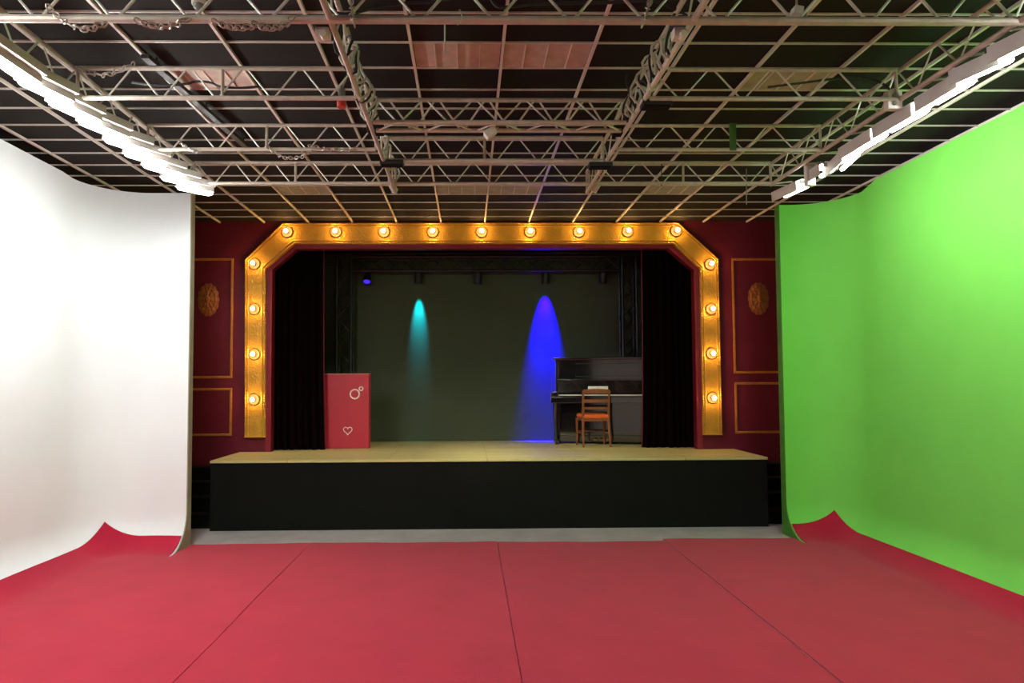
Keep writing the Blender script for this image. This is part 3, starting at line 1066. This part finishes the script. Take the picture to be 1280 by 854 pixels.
# ------------------------------------------------------------------ gear in the rig
def chain(a, c, sag, label, link=.040):
    a, c = V(a), V(c)
    n = 40
    pts = [a.lerp(c, k / n) + V((0, .012 * math.sin(k * .9), -sag * (1 - (2 * k / n - 1) ** 2))) for k in range(n + 1)]
    L = sum((q - p).length for p, q in zip(pts, pts[1:]))
    cnt = int(L / (link * .78))
    mb2 = MB()
    for i in range(cnt):
        f = i / cnt * n
        k = min(n - 1, int(f))
        p = pts[k].lerp(pts[k + 1], f - k)
        d = (pts[k + 1] - pts[k]).normalized()
        s = d.cross(V((0, 1, .1))).normalized()
        if i % 2:
            s = d.cross(s).normalized()
        mb2.path([p + d * (link * .5 * math.cos(x)) + s * (link * .30 * math.sin(x)) for x in [2 * PI * j / 8 for j in range(8)]], link * .12, 5, closed=True)
    tag(mb2.build('chain', M['chain'], smooth=True), label, 'chain', 'chains on the trusses')


yn = YT1 - .035
chain(at(62, 10, Y=yn), at(135, 26, Y=yn), .07, 'steel chain slung at the left end of the near truss')
chain(at(172, 26, Y=yn), at(238, 20, Y=yn), .045, 'steel chain hanging under the near truss, second from its left end')
chain(at(268, 27, Y=yn), at(330, 27, Y=yn), .035, 'steel chain hanging under the near truss, third from its left end')
chain(at(318, 30, Y=yn), at(374, 16, Y=yn), .05, 'steel chain hanging under the near truss beside the left long truss')
chain(at(437, -8, Y=yn), at(443, 32, Y=yn), .0, 'steel chain hanging straight down by the left long truss')
chain(at(815, -6, Y=yn), at(803, 32, Y=yn), .0, 'steel chain hanging straight down by the right long truss')
chain(at(100, 87, Y=YT2 - .03), at(170, 76, Y=YT2 - .03), .06, 'steel chain on the nearest left bay truss by the fluorescent row')
chain(at(335, 184, Y=YT3 - .03), at(392, 186, Y=YT3 - .03), .085, 'steel chain slung in a loop under the middle left bay truss')
chain(at(388, 183, Y=YT3 - .03), at(452, 185, Y=YT3 - .03), .02, 'steel chain wound along the middle left bay truss')
chain(at(225, 178, Y=YT3 - .03), at(252, 190, Y=YT3 - .03), .02, 'steel chain end on the middle left bay truss by fluorescent row')


def cable(pts, r, m, label):
    o = MB().path(pts, r, 7).build('cable', m, None)
    tag(o, label, 'cable', 'cables in the rig')


def smooth_pts(ps, n=10):
    out = []
    for i in range(len(ps) - 1):
        p0, p1, p2, p3 = ps[max(0, i - 1)], ps[i], ps[i + 1], ps[min(len(ps) - 1, i + 2)]
        for k in range(n):
            s = k / n
            out.append(.5 * ((2 * p1) + (p2 - p0) * s + (2 * p0 - 5 * p1 + 4 * p2 - p3) * s * s + (3 * p1 - p0 - 3 * p2 + p3) * s ** 3))
    out.append(ps[-1])
    return out


def wound(x, y1, y2, turns, r, m, label, ph, wob):
    pts = []
    n = int(turns * 14)
    for k in range(n + 1):
        f = k / n
        a = ph + turns * 2 * PI * f
        pts.append(V((x + (.045 + wob * math.sin(5 * a * .37)) * math.cos(a), y1 + (y2 - y1) * f, ZB + .09 + (.09 + wob * .8 * math.sin(a * .61)) * math.sin(a))))
    cable(pts, r, m, label)


wound(XT[1], 3.75, 5.0, 6, .008, M['cable_black'], 'black cable wound round the long truss left of middle bay', 0, .02)
wound(XT[1] + .01, 3.95, 4.95, 7, .009, M['cable_white'], 'pale cable wound round the long truss left of middle bay', 1.5, .025)
wound(XT[2], 3.75, 5.0, 6, .008, M['cable_black'], 'black cable wound round the long truss right of middle bay', .7, .02)
wound(XT[2] - .01, 3.85, 4.95, 8, .009, M['cable_white'], 'pale cable wound round the long truss right of middle bay', 2.2, .03)
wound(XT[1] + .02, 5.35, 6.4, 4, .009, M['cable_white'], 'pale cable at the far end of the left long truss', .4, .015)
ynb = YT1 + .035
cable(smooth_pts([at(*p, Y=ynb) for p in ((405, 10), (430, 18), (470, 9), (510, 4), (540, 2), (580, -6))]), .010, M['cable_black'], 'thick black cable draped along the near truss, left of centre')
cable(smooth_pts([at(*p, Y=ynb) for p in ((612, -6), (625, 9), (660, 6), (705, 4), (760, 3), (815, 1), (845, 12))]), .010, M['cable_black'], 'thick black cable draped along the near truss, right of centre')
cable(smooth_pts([at(*p, Y=YT2 + .03) for p in ((165, 103), (200, 107), (232, 105), (245, 102), (262, 103), (275, 108), (300, 110), (325, 108))]), .008, M['cable_black'], 'black cable strung along the nearest left bay truss')
cable(smooth_pts([at(*p, Y=YT2 + .03) for p in ((960, 109), (1000, 104), (1040, 99), (1075, 97), (1100, 103), (1112, 112))]), .008, M['cable_black'], 'black cable strung along the nearest right bay truss')
cable(smooth_pts([at(*p, Y=YA - .05) for p in ((786, 85), (783, 100), (788, 118), (797, 131), (802, 134))]), .008, M['cable_black'], 'black cable loop beside the black box on right long truss')
for (px, py1, py2, l) in ((556, 26, 68, 'thin pale rod hanging from the near truss by brown boards'),):
    cable([at(px, py1, Y=YT1 + .01), at(px, py2, Y=YT1 + .01)], .004, M['cable_white'], l)
cable([at(933, 211, Y=YT4), at(933, 256, Y=YT4)], .005, M['grey_plastic'], 'thin dark rod hanging from the farthest right bay truss')
cable([at(827, 197, Y=YT4), at(827, 233, Y=YT4)], .005, M['cable_black'], 'short thin black rod under the farthest right bay truss')
cable(smooth_pts([at(*p, Y=YT1 - .03) for p in ((574, 12), (577, 17), (575, 26), (572, 31))]), .004, M['cable_white'], 'small pale hook wire on the near truss')

# dark rail under the ceiling
p, q = at(181, 70, Z=ZC - .06), at(312, 187, Z=ZC - .06)
d_ = (q - p).normalized()
t = thing('ceiling_rail', 'long dark rail fixed lengthwise under ceiling above the left bay', 'rail', (p + q) / 2)
ang = math.atan2(d_.y, d_.x)
MB().box((p + q) / 2, ((q - p).length, .055, .03), rot=Matrix.Rotation(ang, 3, 'Z'), bevel=.003).build('channel', M['dark_rail'], t)
for f in (.08, .5, .92):
    MB().tube(p.lerp(q, f), p.lerp(q, f) + V((0, 0, .058)), .008, 8).build('stud', M['dark_rail'], t)


def gadget(name, label, cat, c, parts, group=None):
    t = thing(name, label, cat, c, group=group)
    for (nm, kind, off, dims, m, rot) in parts:
        o_ = V(c) + V(off)
        mb2 = MB()
        if kind == 'box':
            mb2.box(o_, dims, rot=rot, bevel=min(dims) * .15)
        elif kind == 'cyl':
            mb2.lathe([(0, -dims[1] / 2), (dims[0] * .92, -dims[1] / 2), (dims[0], -dims[1] / 2 + dims[1] * .08), (dims[0], dims[1] / 2 - dims[1] * .08), (dims[0] * .92, dims[1] / 2), (0, dims[1] / 2)], o_, rot=rot, n=18)
        elif kind == 'dome':
            mb2.lathe([(dims[0], 0), (dims[0] * .9, -dims[1] * .5), (dims[0] * .55, -dims[1] * .9), (0, -dims[1])], o_, rot=rot, n=18)
        elif kind == 'rod':
            mb2.tube(o_, o_ + V(dims), .006, 8)
        mb2.build(nm, m, t)
    return t


I3 = None
gadget('sensor', 'small white domed sensor above the near truss on the left', 'sensor', at(249, 3, Y=YT1 + .02),
       [('base', 'cyl', (0, 0, 0), (.038, .03), M['white_plastic'], I3), ('dome', 'dome', (0, 0, -.014), (.032, .028), M['grey_plastic'], I3), ('stem', 'rod', (0, 0, .01), (0, 0, .14), M['truss'], I3)])
gadget('clamp_light', 'small pale clamp light above the near truss on the right', 'lamp', at(996, 15, Y=YT1 + .02),
       [('body', 'box', (0, 0, 0), (.05, .06, .045), M['white_plastic'], Matrix.Rotation(.2, 3, 'Y')), ('lens', 'cyl', (.032, 0, -.01), (.018, .03), M['green_paint'], Matrix.Rotation(PI / 2, 3, 'Y')), ('stem', 'rod', (0, 0, .02), (0, 0, .1), M['truss'], I3)])
for (px, py, l) in ((404, 43, 'white clamp box on near end of the left long truss'), (849, 43, 'white clamp box on near end of the right long truss')):
    gadget('clamp_box', l, 'clamp', at(px, py, Y=YT1 + .12),
           [('body', 'box', (0, 0, 0), (.075, .07, .055), M['white_plastic'], I3), ('top_plate', 'box', (0, -.02, .034), (.10, .10, .012), M['black_metal'], I3), ('spigot', 'cyl', (.01, -.03, -.02), (.02, .05), M['truss_light'], Matrix.Rotation(PI / 2, 3, 'X'))], 'white clamp boxes')
gadget('beacon_lamp', 'grey and red cylinder lamp hanging by the left long truss', 'lamp', at(427, 124, Y=YT2 + .05),
       [('body', 'cyl', (0, 0, .035), (.024, .08), M['grey_plastic'], I3), ('red_cap', 'cyl', (0, 0, -.03), (.031, .055), M['red_plastic'], I3), ('hook', 'rod', (0, 0, .07), (.03, 0, .07), M['truss'], I3)])
for (px, py, yy, l) in ((470, 162, YA + .22, 'black junction box on left long truss at the three chord truss'), (775, 163, YA + .22, 'black junction box on right long truss at the three chord truss'),
                        (490, 204, YB2 + .02, 'flat black box on left long truss near its far end'), (750, 207, YB2 + .02, 'flat black box on right long truss near its far end'),
                        (820, 131, YT2 + .05, 'flat black box on right long truss at the nearest cross truss')):
    gadget('junction_box', l, 'box', at(px, py, Y=yy),
           [('body', 'box', (0, 0, 0), (.13 if 'flat' not in l else .20, .10, .055 if 'flat' not in l else .035), M['black_metal'], I3), ('lid', 'box', (0, 0, -.03 if 'flat' not in l else -.02), (.11 if 'flat' not in l else .18, .085, .012), M['black_paint'], I3),
            ('clip', 'box', (0, 0, .035 if 'flat' not in l else .024), (.04, .11, .012), M['truss_light'], I3)], 'black boxes on the trusses')
for (px, py, l, aim, en) in ((491, 234, 'small white lamp at the far tip of the left long truss', (1.1, 9.55, ZS), 330), (745, 234, 'small white lamp at the far tip of the right long truss', (-.7, 9.45, ZS), 230)):
    c = at(px, py, Y=YE + .2)
    dv = (V(aim) - c).normalized()
    Rl = (-dv).to_track_quat('Z', 'Y').to_matrix()      # local -z looks along the beam
    t = gadget('spot_lamp', l, 'lamp', c,
               [('body', 'cyl', (0, 0, 0), (.032, .08), M['white_plastic'], Rl), ('rim', 'cyl', dv * .043, (.036, .012), M['truss_light'], Rl), ('lens', 'cyl', dv * .048, (.028, .006), M['lens_dark'], Rl), ('arm', 'rod', (0, 0, .03), (0, -.02, .08), M['truss'], I3)], 'white lamps on truss tips')
    ld = bpy.data.lights.new('beam', 'SPOT')
    ld.color = (1.0, .93, .72)
    ld.energy = en
    ld.spot_size = math.radians(52)
    ld.spot_blend = 1.0
    ld.shadow_soft_size = .03
    lo = bpy.data.objects.new('beam', ld)
    COL.objects.link(lo)
    lo.parent = t
    lo.location = dv * .07
    lo.rotation_euler = Rl.to_euler()
gadget('clamp_lamp', 'pale tilted box lamp clipped under the three chord truss', 'lamp', at(613, 166, Y=YA + .12),
       [('body', 'box', (0, 0, 0), (.09, .07, .06), M['white_plastic'], Matrix.Rotation(-.7, 3, 'Y')), ('front', 'box', (-.032, -.0, -.026), (.012, .06, .05), M['paper'], Matrix.Rotation(-.7, 3, 'Y')), ('clip', 'rod', (.02, .0, .02), (.04, .03, .03), M['truss_light'], I3)])
pp = at(916, 171, Y=YT3 - .02)
gadget('hanging_plate', 'upright green plate clipped across the middle right bay truss', 'plate', pp,
       [('plate', 'box', (0, 0, 0), (.055, .012, .225), M['green_paint'], I3), ('upper_clip', 'box', (0, .02, .08), (.03, .04, .02), M['truss'], I3), ('lower_clip', 'box', (0, .02, -.08), (.03, .04, .02), M['truss'], I3)])
gadget('control_box', 'pale control box on the green side fluorescent row', 'box', at(1116, 126, Y=at(1116, 126, Z=ZB).y),
       [('body', 'box', (0, 0, 0), (.10, .06, .13), M['white_plastic'], I3), ('knob', 'cyl', (-.01, -.034, .02), (.014, .012), M['grey_plastic'], Matrix.Rotation(PI / 2, 3, 'X')), ('knob', 'cyl', (-.01, -.034, -.03), (.014, .012), M['grey_plastic'], Matrix.Rotation(PI / 2, 3, 'X'))])
gadget('ballast_box', 'white box hanging between the last two green side fluorescent lamps', 'box', at(1012, 219, Z=ZL + .02),
       [('body', 'box', (0, 0, 0), (.08, .05, .20), M['white_plastic'], I3), ('lid_edge', 'box', (0, -.027, 0), (.07, .006, .19), M['housing'], I3)])

# ------------------------------------------------------------------ world and view
w = bpy.data.worlds.new('world')
w.use_nodes = True
w.node_tree.nodes['Background'].inputs['Color'].default_value = (0.02, 0.02, 0.02, 1)
w.node_tree.nodes['Background'].inputs['Strength'].default_value = 0.2
sc.world = w
sc.view_settings.view_transform = 'Standard'
sc.view_settings.look = 'None'
sc.view_settings.gamma = 1.0
sc.view_settings.use_curve_mapping = False
sc.view_settings.exposure = 0.33
sc.cycles.use_denoising = True
sc.cycles.max_bounces = 8
sc.cycles.diffuse_bounces = 5
sc.cycles.glossy_bounces = 4
sc.cycles.sample_clamp_indirect = 6
